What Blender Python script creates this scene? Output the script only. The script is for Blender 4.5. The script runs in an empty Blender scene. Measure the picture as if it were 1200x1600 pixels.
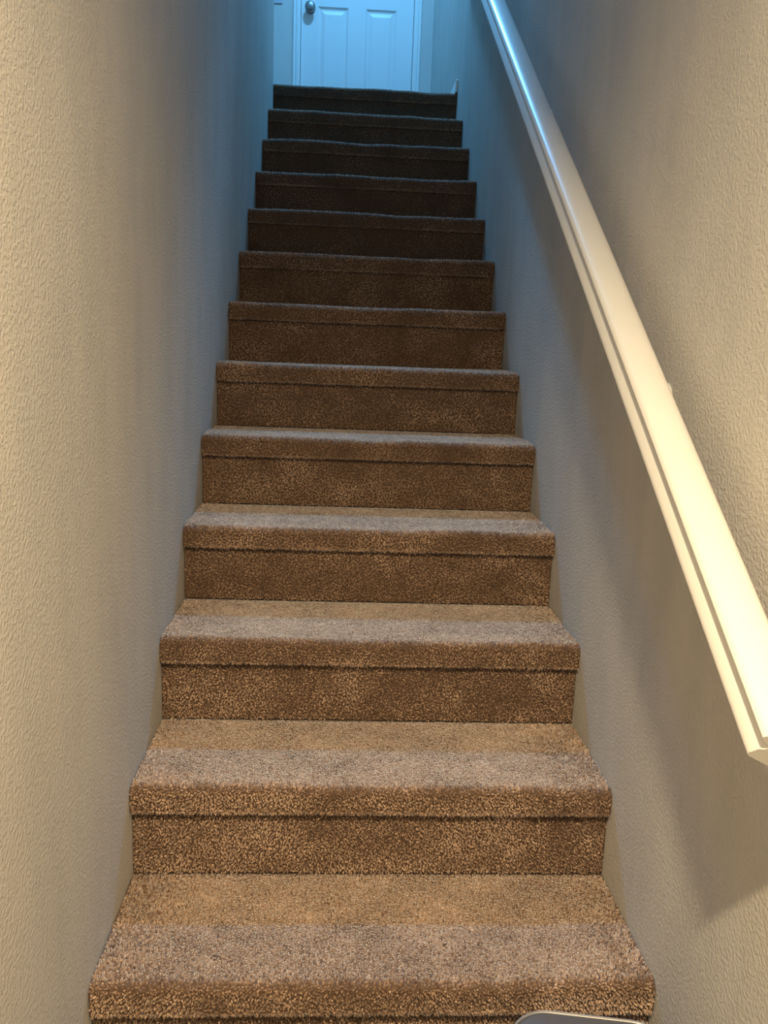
import bpy, math, random
import numpy as np
from mathutils import Matrix, Vector

scene = bpy.context.scene
col = scene.collection

# ------------------------------------------------------------------ camera
F_PX = 1303.4
cam_d = bpy.data.cameras.new('camera')
cam = bpy.data.objects.new('camera', cam_d)
col.objects.link(cam)
cam_d.sensor_fit = 'VERTICAL'
cam_d.sensor_height = 36.0
cam_d.sensor_width = 27.0
cam_d.lens = 36.0 * F_PX / 1600.0
cam_d.clip_start = 0.02
R_ = Vector((0.99812446, -0.04903249, 0.03665206))
U_ = Vector((-0.02645369, 0.19446664, 0.98055236))
D_ = Vector((0.05520652, 0.97968288, -0.19280482))
m = Matrix((R_, U_, -D_)).transposed().to_4x4()
m.translation = Vector((-0.0839, -1.1674, 1.0085))
cam.matrix_world = m
scene.camera = cam
scene.cycles.max_bounces = 8

# ------------------------------------------------------------------ world + exposure
world = bpy.data.worlds.new('world')
scene.world = world
world.use_nodes = True
world.node_tree.nodes['Background'].inputs[0].default_value = (0.02, 0.02, 0.022, 1)
world.node_tree.nodes['Background'].inputs[1].default_value = 0.2
scene.view_settings.view_transform = 'Standard'
scene.view_settings.look = 'None'
scene.view_settings.gamma = 1.0
scene.view_settings.use_curve_mapping = False
scene.view_settings.exposure = 0.0

WARM_COL = (1.0, 0.79, 0.49)
WARM_W = 62.0
WARM_POS = (-0.06, -1.38, 2.10)
COOL_COL = (0.14, 0.51, 1.0)
COOL_W = 64.0
ADDED_SPOT_W = 860.0              # added spot beside the landing lamp, boosts the cool bands on the treads
COOL_POS = (0.0, 3.62, 4.60)

# ------------------------------------------------------------------ dimensions (metres)
RISE, RUN = 0.1901, 0.2773
NOSE, OVER = 0.058, 0.017
HALF = 0.46                 # stair half width, wall to wall
N = 12                      # index of the landing
FLOOR_Z = -RISE
LAND_Y, LAND_Z = N * RUN, N * RISE
BACK_Y = LAND_Y + 1.50
CEIL_LOW, CEIL_UP = 2.26, 4.72
HEAD_Y = 0.35               # where the lower ceiling stops
REAR_Y = -2.7
HALL_X = -1.7
rng = np.random.default_rng(7)
random.seed(7)

# ------------------------------------------------------------------ helpers
def mesh_obj(name, verts, faces, mat=None, parent=None, smooth=False):
    me = bpy.data.meshes.new(name)
    me.from_pydata([tuple(v) for v in verts], [], [tuple(f) for f in faces])
    me.update()
    o = bpy.data.objects.new(name, me)
    col.objects.link(o)
    if mat: me.materials.append(mat)
    if parent is not None: o.parent = parent
    if smooth: me.polygons.foreach_set('use_smooth', [True] * len(me.polygons))
    return o

def tag(o, label=None, cat=None, group=None, kind=None):
    if label: o['label'] = label
    if cat: o['category'] = cat
    if group: o['group'] = group
    if kind: o['kind'] = kind
    return o

def empty(name, loc):
    o = bpy.data.objects.new(name, None)
    o.location = loc
    o.empty_display_size = 0.1
    col.objects.link(o)
    return o

class MB:
    def __init__(s): s.v, s.f = [], []
    def box(s, a, b):
        n = len(s.v)
        x0, y0, z0 = a; x1, y1, z1 = b
        s.v += [(x0,y0,z0),(x1,y0,z0),(x1,y1,z0),(x0,y1,z0),(x0,y0,z1),(x1,y0,z1),(x1,y1,z1),(x0,y1,z1)]
        s.f += [(n+3,n+2,n+1,n),(n+4,n+5,n+6,n+7),(n,n+1,n+5,n+4),(n+1,n+2,n+6,n+5),(n+2,n+3,n+7,n+6),(n+3,n,n+4,n+7)]
        return s
    def rings(s, rings, cap=True, close=True):
        n0 = len(s.v); k = len(rings[0])
        for r in rings: s.v += [tuple(p) for p in r]
        for i in range(len(rings)-1):
            for j in range(k if close else k-1):
                a = n0+i*k+j; b = n0+i*k+(j+1)%k
                s.f.append((a, b, b+k, a+k))
        if cap:
            s.f.append(tuple(n0+j for j in reversed(range(k))))
            s.f.append(tuple(n0+(len(rings)-1)*k+j for j in range(k)))
        return s
    def lathe(s, prof, origin, axis=Vector((0,0,1)), seg=32):
        axis = Vector(axis).normalized()
        t = Vector((1,0,0)) if abs(axis.x) < .9 else Vector((0,1,0))
        e1 = axis.cross(t).normalized(); e2 = axis.cross(e1)
        o = Vector(origin)
        R = []
        for r, h in prof:
            R.append([o + axis*h + (e1*math.cos(a)+e2*math.sin(a))*max(r, 1e-5) for a in [2*math.pi*i/seg for i in range(seg)]])
        return s.rings(R)
    def build(s, name, mat, parent=None, smooth=False, bevel=0, seg=2):
        o = mesh_obj(name, s.v, s.f, mat, parent, smooth)
        if bevel:
            bv = o.modifiers.new('bevel', 'BEVEL'); bv.width = bevel; bv.segments = seg
            bv.limit_method = 'ANGLE'; bv.angle_limit = math.radians(40)
            o.data.polygons.foreach_set('use_smooth', [True]*len(o.data.polygons))
            bv.harden_normals = True
        return o

def vnoise(x, y, seed=0):
    """smooth value noise in 2D, range -1..1"""
    xi = np.floor(x).astype(np.int64); yi = np.floor(y).astype(np.int64)
    xf = x-xi; yf = y-yi
    def h(a, b):
        n = (a*374761393 + b*668265263 + seed*1442695041) & 0xffffffff
        n = ((n ^ (n >> 13)) * 1274126177) & 0xffffffff
        return ((n ^ (n >> 16)) & 0xffff)/32767.5-1
    sx = xf*xf*(3-2*xf); sy = yf*yf*(3-2*yf)
    return (h(xi,yi)*(1-sx)+h(xi+1,yi)*sx)*(1-sy)+(h(xi,yi+1)*(1-sx)+h(xi+1,yi+1)*sx)*sy

def fbm(x, y, seed=0, oct=3):
    a, s, f = 0, 0, 1.0
    for o in range(oct):
        a = a + vnoise(x*f, y*f, seed+o*17)/f; s += 1/f; f *= 2.03
    return a/s

# ------------------------------------------------------------------ materials
def new_mat(name):
    mt = bpy.data.materials.new(name); mt.use_nodes = True
    nt = mt.node_tree
    return mt, nt, nt.nodes['Principled BSDF']

def mat_plain(name, rgb, rough=.5, metal=0., var=.04, scale=6., bump=0., bscale=200., coat=0.):
    mt, nt, b = new_mat(name)
    tc = nt.nodes.new('ShaderNodeTexCoord')
    no = nt.nodes.new('ShaderNodeTexNoise'); no.inputs['Scale'].default_value = scale; no.inputs['Detail'].default_value = 4
    nt.links.new(tc.outputs['Object'], no.inputs['Vector'])
    mix = nt.nodes.new('ShaderNodeMix'); mix.data_type = 'RGBA'
    mix.inputs['A'].default_value = tuple(c*(1-var) for c in rgb)+(1,)
    mix.inputs['B'].default_value = tuple(min(1, c*(1+var)) for c in rgb)+(1,)
    nt.links.new(no.outputs['Fac'], mix.inputs['Factor'])
    nt.links.new(mix.outputs['Result'], b.inputs['Base Color'])
    b.inputs['Roughness'].default_value = rough
    b.inputs['Metallic'].default_value = metal
    b.inputs['Coat Weight'].default_value = coat
    if bump:
        n2 = nt.nodes.new('ShaderNodeTexNoise'); n2.inputs['Scale'].default_value = bscale
        nt.links.new(tc.outputs['Object'], n2.inputs['Vector'])
        bp = nt.nodes.new('ShaderNodeBump'); bp.inputs['Strength'].default_value = bump; bp.inputs['Distance'].default_value = .001
        nt.links.new(n2.outputs['Fac'], bp.inputs['Height'])
        nt.links.new(bp.outputs['Normal'], b.inputs['Normal'])
    return mt

def mat_wall(name, rgb):
    """painted drywall with an orange-peel spray texture and faint scuffs"""
    mt, nt, b = new_mat(name)
    L = nt.links.new
    tc = nt.nodes.new('ShaderNodeTexCoord')
    # spray texture: blobs from two noises
    n1 = nt.nodes.new('ShaderNodeTexNoise'); n1.inputs['Scale'].default_value = 165; n1.inputs['Detail'].default_value = 2.0; n1.inputs['Roughness'].default_value = .5; n1.inputs['Distortion'].default_value = .15
    L(tc.outputs['Object'], n1.inputs['Vector'])
    rp = nt.nodes.new('ShaderNodeMapRange'); rp.interpolation_type = 'SMOOTHSTEP'
    rp.inputs['From Min'].default_value = .38; rp.inputs['From Max'].default_value = .66
    L(n1.outputs['Fac'], rp.inputs['Value'])
    n2 = nt.nodes.new('ShaderNodeTexNoise'); n2.inputs['Scale'].default_value = 420; n2.inputs['Detail'].default_value = 2
    L(tc.outputs['Object'], n2.inputs['Vector'])
    ad = nt.nodes.new('ShaderNodeMath'); ad.operation = 'MULTIPLY_ADD'; ad.inputs[1].default_value = .22
    L(n2.outputs['Fac'], ad.inputs[0]); L(rp.outputs['Result'], ad.inputs[2])
    bp = nt.nodes.new('ShaderNodeBump'); bp.inputs['Strength'].default_value = .6; bp.inputs['Distance'].default_value = .0008
    L(ad.outputs[0], bp.inputs['Height']); L(bp.outputs['Normal'], b.inputs['Normal'])
    # scuffs where hands and furniture brushed the paint
    mp = nt.nodes.new('ShaderNodeMapping'); mp.inputs['Scale'].default_value = (1, 5.5, 1.5)
    L(tc.outputs['Object'], mp.inputs['Vector'])
    n3 = nt.nodes.new('ShaderNodeTexNoise'); n3.inputs['Scale'].default_value = 1.4; n3.inputs['Detail'].default_value = 6; n3.inputs['Roughness'].default_value = .6
    L(mp.outputs['Vector'], n3.inputs['Vector'])
    r3 = nt.nodes.new('ShaderNodeMapRange'); r3.inputs['From Min'].default_value = .42; r3.inputs['From Max'].default_value = .75
    L(n3.outputs['Fac'], r3.inputs['Value'])
    mx = nt.nodes.new('ShaderNodeMix'); mx.data_type = 'RGBA'
    mx.inputs['A'].default_value = rgb+(1,)
    mx.inputs['B'].default_value = (rgb[0]*.87, rgb[1]*.89, rgb[2]*.90, 1)
    L(r3.outputs['Result'], mx.inputs['Factor'])
    # tiny paint nibs
    vo = nt.nodes.new('ShaderNodeTexVoronoi'); vo.inputs['Scale'].default_value = 9; vo.inputs['Randomness'].default_value = 1
    L(tc.outputs['Object'], vo.inputs['Vector'])
    lt = nt.nodes.new('ShaderNodeMath'); lt.operation = 'LESS_THAN'; lt.inputs[1].default_value = .016
    L(vo.outputs['Distance'], lt.inputs[0])
    mx2 = nt.nodes.new('ShaderNodeMix'); mx2.data_type = 'RGBA'
    mx2.inputs['B'].default_value = (.75, .72, .66, 1)
    L(lt.outputs[0], mx2.inputs['Factor']); L(mx.outputs['Result'], mx2.inputs['A'])
    L(mx2.outputs['Result'], b.inputs['Base Color'])
    b.inputs['Roughness'].default_value = .8
    b.inputs['Specular IOR Level'].default_value = .12
    return mt

def mat_carpet(name, base=False):
    mt, nt, b = new_mat(name)
    L = nt.links.new
    cr = nt.nodes.new('ShaderNodeValToRGB')
    e = cr.color_ramp.elements
    e[0].position = 0; e[0].color = (.080, .041, .021, 1)
    e[1].position = 1; e[1].color = (.62, .43, .31, 1)
    k = e.new(.35); k.color = (.222, .136, .085, 1)
    k = e.new(.7); k.color = (.375, .246, .162, 1)
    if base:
        for q in e: q.color = (q.color[0]*.35, q.color[1]*.32, q.color[2]*.3, 1)  # backing darkened to paint the shade between tufts
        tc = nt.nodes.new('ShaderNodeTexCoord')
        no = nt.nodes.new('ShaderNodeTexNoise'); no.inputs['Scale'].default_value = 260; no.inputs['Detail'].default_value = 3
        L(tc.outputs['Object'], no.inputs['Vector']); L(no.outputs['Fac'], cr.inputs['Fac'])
    else:
        at = nt.nodes.new('ShaderNodeAttribute'); at.attribute_name = 'tone'
        L(at.outputs['Fac'], cr.inputs['Fac'])
    L(cr.outputs['Color'], b.inputs['Base Color'])
    b.inputs['Roughness'].default_value = .75
    b.inputs['Specular IOR Level'].default_value = .3
    b.inputs['Sheen Weight'].default_value = 1.0
    b.inputs['Sheen Roughness'].default_value = .35
    b.inputs['Sheen Tint'].default_value = (.95, .93, .92, 1)
    return mt

M_WALL = mat_wall('greige_wall_paint', (.61, .585, .55))
M_CEIL = mat_plain('ceiling_paint', (.72, .71, .68), .8, bump=.4, bscale=120)
M_WHITE = mat_plain('cream_rail_paint', (.72, .71, .68), .40, var=.03, scale=9, bump=.06, bscale=60)
M_TRIM = mat_plain('white_trim_paint', (.84, .84, .82), .35, var=.02, scale=9)
M_DOOR = mat_plain('white_door_paint', (.80, .80, .79), .38, var=.02, scale=4, bump=.12, bscale=260)
M_NICKEL = mat_plain('brushed_nickel', (.36, .34, .33), .42, .9, var=.1, scale=40)
M_PLATE = mat_plain('switch_plastic', (.52, .50, .54), .4)
M_CARPET = mat_carpet('carpet_tuft')
M_CBASE = mat_carpet('shaded_carpet_backing', True)
M_LID = mat_plain('grey_lid_plastic', (.085, .068, .054), .5, var=.06, scale=12)
M_BIN = mat_plain('grey_bin_plastic', (.34, .33, .31), .35, var=.06, scale=12)
M_RIM = mat_plain('silver_rim', (.34, .32, .30), .42, .6, var=.05, scale=30)
M_FLOOR = mat_plain('dark_wood_floor', (.05, .03, .018), .4, var=.3, scale=14)

def mat_emit(name, rgb, s):
    mt, nt, b = new_mat(name)
    b.inputs['Base Color'].default_value = rgb+(1,)
    b.inputs['Emission Color'].default_value = rgb+(1,)
    b.inputs['Emission Strength'].default_value = s
    return mt
M_BULB_W = mat_emit('warm_bulb_glass', WARM_COL, 12)
M_BULB_C = mat_emit('cool_bulb_glass', COOL_COL, 12)

# ------------------------------------------------------------------ setting
def struct(name, mb, mat, parent=None, **k):
    o = mb.build(name, mat, parent, **k)
    if parent is None: o['kind'] = 'structure'
    return o

T = .12
Z0 = FLOOR_Z - .02
wl = MB().box((-HALF-T, REAR_Y, Z0), (-HALF, LAND_Y+.01, CEIL_UP))
struct('wall_left', wl, M_WALL, bevel=.012, seg=4)
struct('wall_right', MB().box((HALF, REAR_Y, Z0), (HALF+T, BACK_Y, CEIL_UP)), M_WALL)
# back wall with the door opening
DX0, DX1, DTOP = -.408, .328, LAND_Z+2.03
bw = MB()
bw.box((HALL_X, BACK_Y, LAND_Z-.2), (DX0-.012, BACK_Y+T, CEIL_UP))
bw.box((DX1+.012, BACK_Y, LAND_Z-.2), (HALF+T, BACK_Y+T, CEIL_UP))
bw.box((DX0-.012, BACK_Y, DTOP+.012), (DX1+.012, BACK_Y+T, CEIL_UP))
struct('wall_back', bw, M_WALL)
struct('wall_hall_end', MB().box((HALL_X-T, LAND_Y-.11, LAND_Z-.2), (HALL_X, BACK_Y+T, CEIL_UP)), M_WALL)
struct('wall_hall_front', MB().box((HALL_X, LAND_Y-.11, LAND_Z-.2), (-HALF-T, LAND_Y+.01, CEIL_UP)), M_WALL)
struct('wall_header', MB().box((-HALF, HEAD_Y-T, CEIL_LOW), (HALF, HEAD_Y, CEIL_UP)), M_WALL)
struct('wall_rear', MB().box((-HALF-T, REAR_Y-T, Z0), (HALF+T, REAR_Y, CEIL_LOW+.1)), M_WALL)
struct('ceiling', MB().box((HALL_X-T, HEAD_Y-T, CEIL_UP), (HALF+T, BACK_Y+T, CEIL_UP+.1)), M_CEIL)
struct('ceiling', MB().box((-HALF, REAR_Y, CEIL_LOW), (HALF, HEAD_Y-T, CEIL_LOW+.1)), M_CEIL)
struct('floor', MB().box((-HALF, REAR_Y, FLOOR_Z-.1), (HALF, OVER+.004, FLOOR_Z)), M_FLOOR)
# upstairs floor behind the landing nosing
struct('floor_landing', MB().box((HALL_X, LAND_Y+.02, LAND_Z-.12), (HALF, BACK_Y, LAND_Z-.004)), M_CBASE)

def baseboard(name, a, b):
    return struct(name, MB().box(a, b), M_TRIM, bevel=.004)
BH = .056
baseboard('baseboard_right', (HALF-.013, LAND_Y-.012, LAND_Z-.003), (HALF, BACK_Y-.013, LAND_Z+BH))
baseboard('baseboard_back', (DX1+.058, BACK_Y-.013, LAND_Z-.003), (HALF, BACK_Y, LAND_Z+BH))
baseboard('baseboard_hall', (HALL_X, BACK_Y-.013, LAND_Z-.003), (DX0-.058, BACK_Y, LAND_Z+BH))

# ------------------------------------------------------------------ door at the head of the stairs
DY = BACK_Y+.012                      # door face
door = empty('door_1', ((DX0+DX1)/2, DY, LAND_Z))
tag(door, kind='structure')
def local(mb, root):
    o = root.location
    mb.v = [(v[0]-o.x, v[1]-o.y, v[2]-o.z) for v in mb.v]
    return mb
def door_face():
    """door leaf front with six moulded panels as one grid with recesses"""
    w, h = DX1-DX0, DTOP-LAND_Z
    px = [(.108, .308), (w-.315, w-.113)]
    pz = [(.235, .902), (1.075, 1.56), (1.66, 1.90)]
    mb = MB()
    xs = sorted({0, w, *[a for p in px for a in p]})
    zs = sorted({.008, h, *[a for p in pz for a in p]})
    def quad(x0, x1, z0, z1, d00=0):
        n = len(mb.v)
        mb.v += [(DX0+x0, DY+d00, LAND_Z+z0), (DX0+x1, DY+d00, LAND_Z+z0), (DX0+x1, DY+d00, LAND_Z+z1), (DX0+x0, DY+d00, LAND_Z+z1)]
        mb.f.append((n, n+1, n+2, n+3))
    for i in range(len(xs)-1):
        for j in range(len(zs)-1):
            x0, x1, z0, z1 = xs[i], xs[i+1], zs[j], zs[j+1]
            if (x0, x1) in px and (z0, z1) in pz:
                prof = [(0, 0), (.012, .009), (.022, .010), (.046, .001), (.050, .001)]
                R = [[(DX0+x0+a, DY+b, LAND_Z+z0+a), (DX0+x1-a, DY+b, LAND_Z+z0+a), (DX0+x1-a, DY+b, LAND_Z+z1-a), (DX0+x0+a, DY+b, LAND_Z+z1-a)] for a, b in prof]
                n0 = len(mb.v); k = 4
                for r in R: mb.v += r
                for a in range(len(R)-1):
                    for c in range(4):
                        p = n0+a*k+c; q = n0+a*k+(c+1) % 4
                        mb.f.append((p, q, q+k, p+k))
                n = n0+(len(R)-1)*k
                mb.f.append((n, n+1, n+2, n+3))
            else: quad(x0, x1, z0, z1)
    # back and edges
    mb2 = MB().box((DX0, DY+.011, LAND_Z+.008), (DX1, DY+.045, DTOP))
    n = len(mb.v); mb.v += mb2.v; mb.f += [tuple(i+n for i in f) for f in mb2.f]
    for (xa, xb, za, zb) in ((DX0, DX0, LAND_Z+.008, DTOP), (DX1, DX1, DTOP, LAND_Z+.008)):
        n = len(mb.v); mb.v += [(xa, DY, za), (xa, DY, zb), (xa, DY+.012, zb), (xa, DY+.012, za)]; mb.f.append((n, n+1, n+2, n+3))
    return mb
leaf = local(door_face(), door).build('door_leaf', M_DOOR, door)
def casing(x0, x1, z0, z1, vert=True):
    """flat-and-bead casing"""
    mb = MB()
    if vert:
        prof = [(0, 0), (0, -.009), (.005, -.012), (.012, -.012), (.016, -.010), (.022, -.015), (.036, -.017), (.044, -.015), (.048, 0)]
        if x0 > 0: prof = [(.048-a, b) for a, b in reversed(prof)]
        mb.rings([[(x0+a, BACK_Y+b, z) for a, b in prof] for z in (z0, z1)])
    else:
        prof = [(0, 0), (0, -.009), (.005, -.012), (.012, -.012), (.016, -.010), (.022, -.015), (.036, -.017), (.044, -.015), (.048, 0)]
        mb.rings([[(x, BACK_Y+b, z0+a) for a, b in prof] for x in (x0, x1)])
    return mb
local(casing(DX0-.052, 0, LAND_Z+.002, DTOP+.052), door).build('casing', M_TRIM, door)
local(casing(DX1+.004, 0, LAND_Z+.002, DTOP+.052), door).build('casing', M_TRIM, door)
local(casing(DX0-.052, DX1+.052, DTOP+.004, 0, False), door).build('casing', M_TRIM, door)
jb = MB().box((DX0-.012, BACK_Y, LAND_Z+.002), (DX0-.003, BACK_Y+T, DTOP)).box((DX1+.003, BACK_Y, LAND_Z+.002), (DX1+.012, BACK_Y+T, DTOP)).box((DX0-.012, BACK_Y, DTOP+.003), (DX1+.012, BACK_Y+T, DTOP+.012))
local(jb, door).build('jamb', M_TRIM, door)
kx, kz = -.350, LAND_Z+.884
kn = MB().lathe([(.0, -.062), (.014, -.061), (.027, -.057), (.033, -.049), (.0345, -.042), (.030, -.034), (.019, -.027), (.012, -.022), (.011, -.012), (.012, -.008)], (kx, DY, kz), (0, 1, 0), 40)
knob = local(kn, door).build('door_knob', M_NICKEL, door, smooth=True)
local(MB().lathe([(.0, -.009), (.026, -.008), (.032, -.004), (.033, 0)], (kx, DY, kz), (0, 1, 0), 40), door).build('rosette', M_NICKEL, knob, smooth=True)
tag(knob, 'brushed nickel round knob')

# switch plate beside the door
sw = empty('light_switch', (-.566, BACK_Y, LAND_Z+.955))
tag(sw, 'small pale wall plate beside the white door casing', 'switch')
MB().box((-.034, -.007, -.057), (.034, 0, .057)).build('cover_plate', M_PLATE, sw, bevel=.003)
MB().box((-.005, -.014, -.010), (.005, -.006, .012)).build('toggle', M_PLATE, sw, bevel=.001)

# ------------------------------------------------------------------ carpeted staircase
stair = empty('staircase', (0, 0, FLOOR_Z))
tag(stair, 'brown carpeted straight staircase rising between two walls to the white door', 'staircase')
IN = .0035            # the backing sits this far under the tuft tips
R_N = .019            # radius of the nosing's top edge

def surf_profile(last=False):
    """unrolled carpet line of one step, bottom of its riser to the back of its tread:
       list of (s, y, z, ny, nz, zone)"""
    pts = []
    def line(y0, z0, y1, z1, ny, nz, zone):
        L = math.hypot(y1-y0, z1-z0); k = max(2, int(L/.004))
        for i in range(k): t = i/k; pts.append((y0+(y1-y0)*t, z0+(z1-z0)*t, ny, nz, zone))
    line(OVER, -RISE, OVER, -NOSE, -1, 0, 0)                      # riser
    line(OVER, -NOSE, .004, -NOSE, 0, -1, 1)                      # under the nosing
    for i in range(4):
        a = math.pi/2*i/4; pts.append((.004-.004*math.sin(a), -NOSE+.004-.004*math.cos(a), -math.sin(a), -math.cos(a), 2))
    line(0, -NOSE+.004, 0, -R_N, -1, 0, 2)                        # nosing front
    for i in range(8):
        a = math.pi/2*i/8; pts.append((R_N-R_N*math.cos(a), -R_N+R_N*math.sin(a), -math.cos(a), math.sin(a), 3))
    yend = .40 if last else RUN+OVER
    line(R_N, 0, yend, 0, 0, 1, 4)                                # tread
    pts.append((yend, 0, 0, 1, 4))
    a = np.array(pts)
    s = np.concatenate([[0], np.cumsum(np.hypot(np.diff(a[:, 0]), np.diff(a[:, 1])))])
    return np.column_stack([s, a])

def sag(x, y, n):
    """how foot traffic and loose fitting make the nosing line wander (metres, up)"""
    w = .0035*vnoise(x*4.2+n*7.3, np.full_like(x, n*3.1), 5)+.0022*vnoise(x*11+n*2.7, np.full_like(x, n*1.9), 9)
    return (w-.0015*np.cos(x/HALF*math.pi/2))*np.clip(1-y/.16, 0, 1)

def build_step(n, g, frustum):
    last = n == N
    oy, oz = n*RUN, n*RISE-FLOOR_Z       # inside the staircase Empty
    yend = .40 if last else RUN+OVER
    # tread slab under its carpet
    xs = np.linspace(-HALF+.001, HALF-.001, 41)
    prof = [(yend+.01, -NOSE+IN), (.006, -NOSE+IN), (IN, -NOSE+.006), (IN, -R_N)]
    for i in range(1, 7):
        a = math.pi/2*i/6; r = R_N-IN; prof.append((R_N-r*math.cos(a), -R_N+r*math.sin(a)))
    prof += [(.07, -IN), (.12, -IN), (yend+.01, -IN)]
    rings = []
    for x in xs:
        ring = []
        for (y, z) in prof:
            dz = float(sag(np.array([x]), np.array([y]), n)[0]) if z > -NOSE+.01 else 0
            ring.append((x, oy+y, oz+z+dz))
        rings.append(ring)
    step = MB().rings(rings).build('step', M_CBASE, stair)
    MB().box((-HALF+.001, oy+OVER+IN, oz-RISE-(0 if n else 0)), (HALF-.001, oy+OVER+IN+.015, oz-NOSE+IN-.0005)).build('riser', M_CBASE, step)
    # tufts
    P = surf_profile(last)
    L = P[-1, 0]
    nx, ns = int((2*HALF-.006)/g), int(L/g)
    X, S = np.meshgrid((np.arange(nx)+.5)/nx*(2*HALF-.006)-(HALF-.003), (np.arange(ns)+.5)/ns*L)
    X = X.ravel(); S = S.ravel(); K = len(X)
    X = X+rng.uniform(-.5, .5, K)*g; S = np.clip(S+rng.uniform(-.5, .5, K)*g, 0, L-1e-5)
    X = np.clip(X, -HALF+.003, HALF-.003)
    Y = np.interp(S, P[:, 0], P[:, 1]); Z = np.interp(S, P[:, 0], P[:, 2])
    NY = np.interp(S, P[:, 0], P[:, 3]); NZ = np.interp(S, P[:, 0], P[:, 4])
    ln = np.hypot(NY, NZ); NY /= ln; NZ /= ln
    zone = P[np.clip(np.searchsorted(P[:, 0], S, 'right')-1, 0, len(P)-1), 5]
    Zs = Z+sag(X, Y, n)*(Z > -NOSE+.01)
    # wear: the walked middle of the tread is crushed flatter than its ends and the nosing
    edge = np.clip((np.abs(X+.05*vnoise(S*9, X*0+n, 3))-.33)/.13, 0, 1)
    worn = np.where(zone >= 3, (1-.75*edge)*np.clip((Y-.004)/.03, 0, 1), 0)
    patch = fbm(X*9+n*13.7, S*13+n*5.1, 21, 3)          # brushed patches
    patch2 = fbm(X*34+n*3.7, S*38+n*9.1, 41, 2)
    hgt = (.0050+.0011*patch+.0010*rng.uniform(-1, 1, K))*(1-.50*worn)
    hgt = np.where(zone == 1, .0025, np.where(zone < 3, hgt*.82, hgt))
    hgt *= np.where(Y > yend-.012, .55, 1)
    # pile direction: random twist plus patchwise brushing
    amp = .42-.24*worn
    lx = amp*rng.normal(0, .55, K)+.40*patch2*(1-.6*worn)
    lt = amp*rng.normal(0, .55, K)-.35*(1-worn)*patch-np.where(zone < 3, .10, 0)     # verticals hang a little
    TY, TZ = -NZ*-1, NY*-1                        # along-surface tangent, uphill / inward
    TY, TZ = NZ, -NY
    dx = lx; dy = NY+lt*TY; dz = NZ+lt*TZ
    q = np.sqrt(dx*dx+dy*dy+dz*dz); dx /= q; dy /= q; dz /= q
    B = np.column_stack([X, oy+Y-NY*(.0062), oz+Zs-NZ*(.0062)])
    Dv = np.column_stack([dx, dy, dz])
    Tip = B+Dv*(hgt+.0025)[:, None]
    Tip[:, 0] = np.clip(Tip[:, 0], -HALF+.0015, HALF-.0015)
    Nv = np.column_stack([np.zeros(K), NY, NZ]); Tv = np.column_stack([np.zeros(K), TY, TZ]); Xv = np.tile([1., 0, 0], (K, 1))
    ang = rng.uniform(0, 2*math.pi, K)
    rb = g*(((.54 if n < 3 else .64)+.24*worn*(1 if n < 3 else .6))+.12*rng.uniform(-1, 1, K))
    corners = []
    for c in range(3):
        a = ang+c*2*math.pi/3
        corners.append(Xv*np.cos(a)[:, None]+Tv*np.sin(a)[:, None])
    tone = np.clip(.47+(.20 if n < 3 else .13)*rng.normal(0, 1, K)*(1-.45*worn)+.36*patch*(1-.40*worn)+.14*patch2-.07*worn+(.10 if n < 3 else .04)*(zone < 3), 0.02, 1)  # treads toned down, risers lifted most on low steps: lamp balance put into colour
    # specks of grit and old drips trodden into single treads
    for (sn, sx, sy, sr) in SPECKS:
        if sn == n:
            tone = np.where((zone >= 3) & (np.hypot(X-sx, Y-sy) < sr), .0, tone)
    if frustum:
        V = np.stack([B+corners[c]*rb[:, None] for c in range(3)] + [Tip+corners[c]*(rb*(.60+.32*worn))[:, None] for c in range(3)], 1).reshape(-1, 3)
        base = np.arange(K)*6
        quads = [(0, 1, 4, 3), (1, 2, 5, 4), (2, 0, 3, 5)]
        tris = []
        for qd in quads: tris += [(qd[0], qd[1], qd[2]), (qd[0], qd[2], qd[3])]
        tris.append((3, 4, 5))
    else:
        V = np.stack([B+corners[c]*(rb*1.1)[:, None] for c in range(3)]+[Tip], 1).reshape(-1, 3)
        base = np.arange(K)*4
        tris = [(0, 1, 3), (1, 2, 3), (2, 0, 3)]
    V[:, 0] = np.clip(V[:, 0], -HALF+.001, HALF-.001)
    Fc = (base[:, None, None]+np.array(tris)[None]).reshape(-1, 3)
    me = bpy.data.meshes.new('carpet_pile')
    me.vertices.add(len(V)); me.vertices.foreach_set('co', V.astype(np.float32).ravel())
    me.loops.add(Fc.size); me.loops.foreach_set('vertex_index', Fc.astype(np.int32).ravel())
    me.polygons.add(len(Fc)); me.polygons.foreach_set('loop_start', (np.arange(len(Fc))*3).astype(np.int32))
    me.update(calc_edges=True)
    at = me.attributes.new('tone', 'FLOAT', 'FACE')
    at.data.foreach_set('value', np.repeat(tone, len(tris)).astype(np.float32))
    me.materials.append(M_CARPET)
    o = bpy.data.objects.new('carpet_pile', me); col.objects.link(o); o.parent = step
    o['kind'] = 'stuff'
    return step

SPECKS = [(1, -.165, .125, .006), (1, .055, .120, .005), (1, .10, .13, .003), (0, .03, .16, .003), (2, -.11, .20, .004), (2, .15, .19, .004),
          (0, -.27, .07, .006), (0, .12, .10, .003), (3, .10, .2, .004), (1, -.04, .21, .003), (0, .2, .2, .004), (0, -.2, .22, .004)]
for n in range(N+1):
    if n <= 2: build_step(n, .0040, True)
    elif n <= 4: build_step(n, .0045, True)
    elif n <= 7: build_step(n, .0052, True)
    else: build_step(n, .0062, False)

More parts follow.
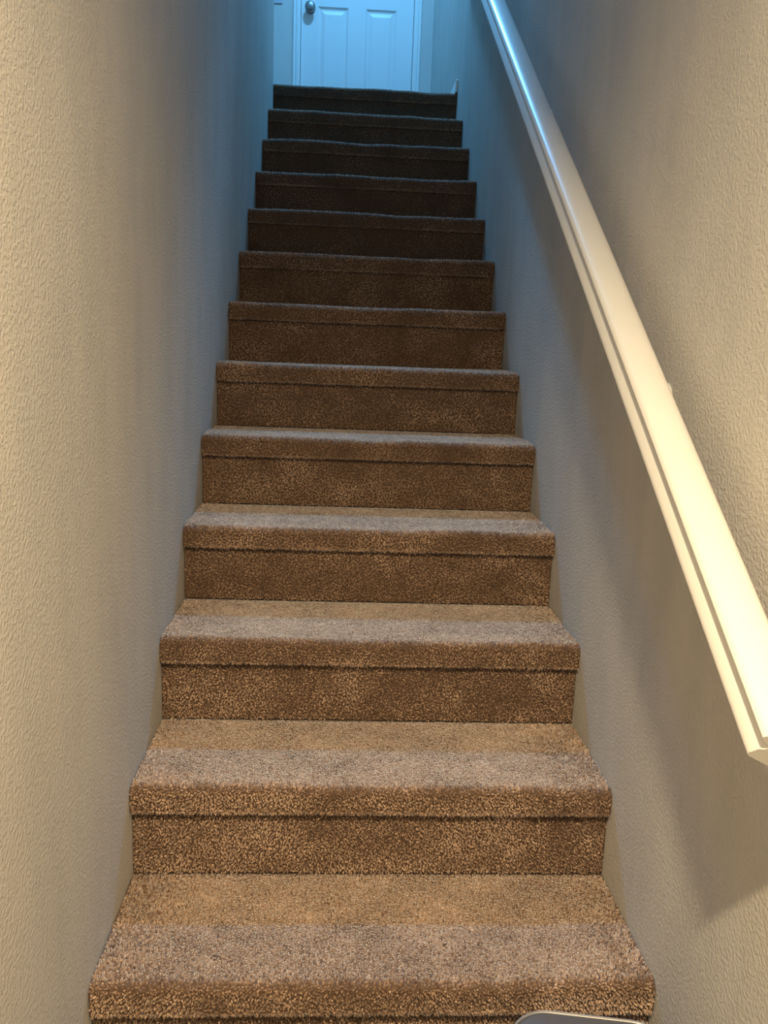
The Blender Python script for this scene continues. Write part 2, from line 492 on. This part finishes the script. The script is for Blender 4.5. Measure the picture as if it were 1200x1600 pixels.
# ------------------------------------------------------------------ handrail on the right wall
SL = math.atan2(RISE, RUN)
SD = Vector((0, math.cos(SL), math.sin(SL)))      # up the slope
SN = Vector((0, -math.sin(SL), math.cos(SL)))     # square to the slope
rail = empty('handrail', (.352, -.377, .603))
tag(rail, 'long white painted wooden handrail sloping up the right wall', 'handrail')
# cross-section: x from the stair side towards the wall, z square to the slope
half = [(0, .0015), (0, .0065), (.001, .0080), (.0045, .0185), (.0080, .0215), (.0105, .027), (.0085, .031), (.0035, .0345), (.0015, .0385), (.0035, .0430), (.009, .0462), (.018, .0483), (.030, .0490)]
RP = half[::-1]+[(.0015, 0)]+[(.0585, 0)]+[(.06-x, z) for x, z in half[:-1]]
def rail_ring(center_s, cut):
    """profile placed at slope distance s; cut = ds/dx tilts the section plane"""
    return [Vector((x, 0, 0)) + SD*(center_s + cut*x) + SN*z for x, z in RP]
LEN = 4.25
# end of the rail: sliced towards the wall, then a short return that meets the wall
turn = math.radians(57)          # angle between the rail and its return, in the slope plane
rd = Vector((math.sin(turn), 0, 0)) - SD*math.cos(turn)
mcut = -math.tan(math.radians(90)-turn/2) if False else -math.cos(turn)/math.sin(turn)
main_start = rail_ring(0, mcut)
main_end = rail_ring(LEN, 0)
MB().rings([main_start, rail_ring(.3, 0), rail_ring(1.2, 0), rail_ring(2.4, 0), main_end]).build('rail', M_WHITE, rail, smooth=False)
sm = rail.children[0]
sm.data.polygons.foreach_set('use_smooth', [True]*len(sm.data.polygons))
sm.data.set_sharp_from_angle(angle=math.radians(38))
# brackets between the rail and the wall
for s in (.72, 1.93, 3.6):
    c = SD*s
    wallx = HALF-rail.location.x
    bz = c + Vector((wallx, 0, -.070))
    br = MB().lathe([(.0, .009), (.020, .008), (.028, .004), (.029, 0)], bz, (-1, 0, 0), 28).build('bracket', M_WHITE, rail, smooth=True)
    # arm: from the wall plate out and up under the rail
    path = [bz+Vector((-.006, 0, 0)), bz+Vector((-.045, 0, .004)), bz+Vector((-.068, 0, .014)), Vector((.034, 0, 0))+c+Vector((0, 0, -.012)), Vector((.032, 0, 0))+c+Vector((0, 0, .006))]
    R = []
    for i, pnt in enumerate(path):
        d = (path[min(i+1, len(path)-1)]-path[max(i-1, 0)]).normalized()
        e1 = Vector((0, 1, 0)); e2 = d.cross(e1).normalized()
        R.append([pnt+(e1*math.cos(a)+e2*math.sin(a))*.0065 for a in [2*math.pi*k/14 for k in range(14)]])
    MB().rings(R).build('arm', M_WHITE, br, smooth=True)

# ------------------------------------------------------------------ bin at the foot of the stairs
def superloop(w, d, r, z, cx=0, cy=0, k=8):
    pts = []
    for (sx, sy, a0) in ((1, 1, 0), (-1, 1, 90), (-1, -1, 180), (1, -1, 270)):
        for i in range(k+1):
            a = math.radians(a0+90*i/k)
            pts.append((cx+sx*(w/2-r)+r*math.cos(a), cy+sy*(d/2-r)+r*math.sin(a), z))
    return pts
HB = .285
bin_ = empty('waste_bin', (.277, -.255, FLOOR_Z))
bin_.rotation_euler = (0, 0, math.radians(-9))
tag(bin_, 'dark grey rounded lid with thin silver rim at the foot of the carpeted stairs', 'bin')
MB().rings([superloop(.19, .15, .05, 0), superloop(.20, .16, .052, .01), superloop(.222, .182, .056, HB-.03)]).build('body', M_BIN, bin_, bevel=.002)
MB().rings([superloop(.226, .186, .058, HB-.03), superloop(.230, .190, .059, HB-.022), superloop(.230, .190, .059, HB-.006), superloop(.2285, .1885, .0585, HB-.003), superloop(.2265, .1865, .058, HB-.002), superloop(.2245, .1845, .057, HB-.005)]).build('rim', M_RIM, bin_, smooth=True)
MB().rings([superloop(.2235, .1835, .056, HB-.014), superloop(.2235, .1835, .056, HB-.005), superloop(.214, .174, .053, HB-.003), superloop(.15, .11, .04, HB+.004), superloop(.05, .03, .012, HB+.006)]).build('lid', M_LID, bin_, smooth=True)

# ------------------------------------------------------------------ lamps
def lamp(name, pos, ceil, colr, watts, lens_mat, label, rad, tilt, spread):
    """surface downlight: canopy, swivelling can with a glowing lens, beam tilted towards -y by tilt"""
    root = empty(name, (pos[0], pos[1], ceil))
    tag(root, label, 'ceiling light')
    MB().lathe([(.0, -.022), (.05, -.022), (.07, -.014), (.072, 0), (.0, 0)], (0, 0, 0), (0, 0, 1), 32).build('canopy', M_WHITE, root)
    ax = Vector((0, -math.sin(tilt), -math.cos(tilt)))
    c = Vector((0, 0, -.055))
    can = MB().lathe([(.0, -.045), (rad+.012, -.045), (rad+.016, -.03), (rad+.016, .040), (rad+.006, .040), (rad+.004, .030), (.0, .030)], c, ax, 36).build('can', M_WHITE, root)
    MB().lathe([(.0, .0305), (rad+.003, .0305), (rad+.003, .033), (.0, .033)], c, ax, 36).build('lens', lens_mat, can)
    ld = bpy.data.lights.new(name+'_light', 'AREA')
    ld.shape = 'DISK'; ld.size = 2*rad
    ld.energy = watts; ld.color = colr; ld.spread = math.radians(spread)
    lo = bpy.data.objects.new(name+'_light', ld)
    lo.location = c+ax*.042
    lo.rotation_euler = ax.to_track_quat('-Z', 'Y').to_euler()
    lo.parent = root
    col.objects.link(lo)
    return root
lamp('ceiling_light', WARM_POS, CEIL_LOW, WARM_COL, WARM_W, M_BULB_W, 'warm downlight on the low ceiling above the foot of the stairs', .045, 0, 154)
lamp2 = lamp('ceiling_light', COOL_POS, CEIL_UP, COOL_COL, COOL_W, M_BULB_C, 'cool bluish lamp on the high ceiling above the landing with an added fill spot', .07, math.radians(12), 180)

# added narrow fill spot, invented to strengthen the cool light on the treads
aim = (Vector((0, .75, .50)) - Vector((COOL_POS[0], COOL_POS[1]-.14, CEIL_UP-.075))).normalized()
c2 = Vector((0, -.14, -.075))
MB().lathe([(.0, 0), (.008, 0), (.008, .05), (.0, .05)], (0, -.06, -.02), Vector((0, -.08, -.045)), 14).build('added_spot_arm', M_TRIM, lamp2, smooth=True)
can2 = MB().lathe([(.0, -.06), (.026, -.058), (.040, -.04), (.048, .045), (.043, .045), (.040, .020), (.0, .020)], c2, aim, 32).build('added_spot_can', M_TRIM, lamp2)
MB().lathe([(.0, .0205), (.039, .0205), (.039, .024), (.0, .024)], c2, aim, 32).build('lens', M_BULB_C, can2)
sd = bpy.data.lights.new('added_fill_spot', 'SPOT')
sd.energy = ADDED_SPOT_W; sd.color = COOL_COL; sd.spot_size = math.radians(19); sd.spot_blend = 1.0; sd.shadow_soft_size = .035
so = bpy.data.objects.new('added_fill_spot', sd)
so.location = c2+aim*.085
so.rotation_euler = aim.to_track_quat('-Z', 'Y').to_euler()
so.parent = lamp2
col.objects.link(so)
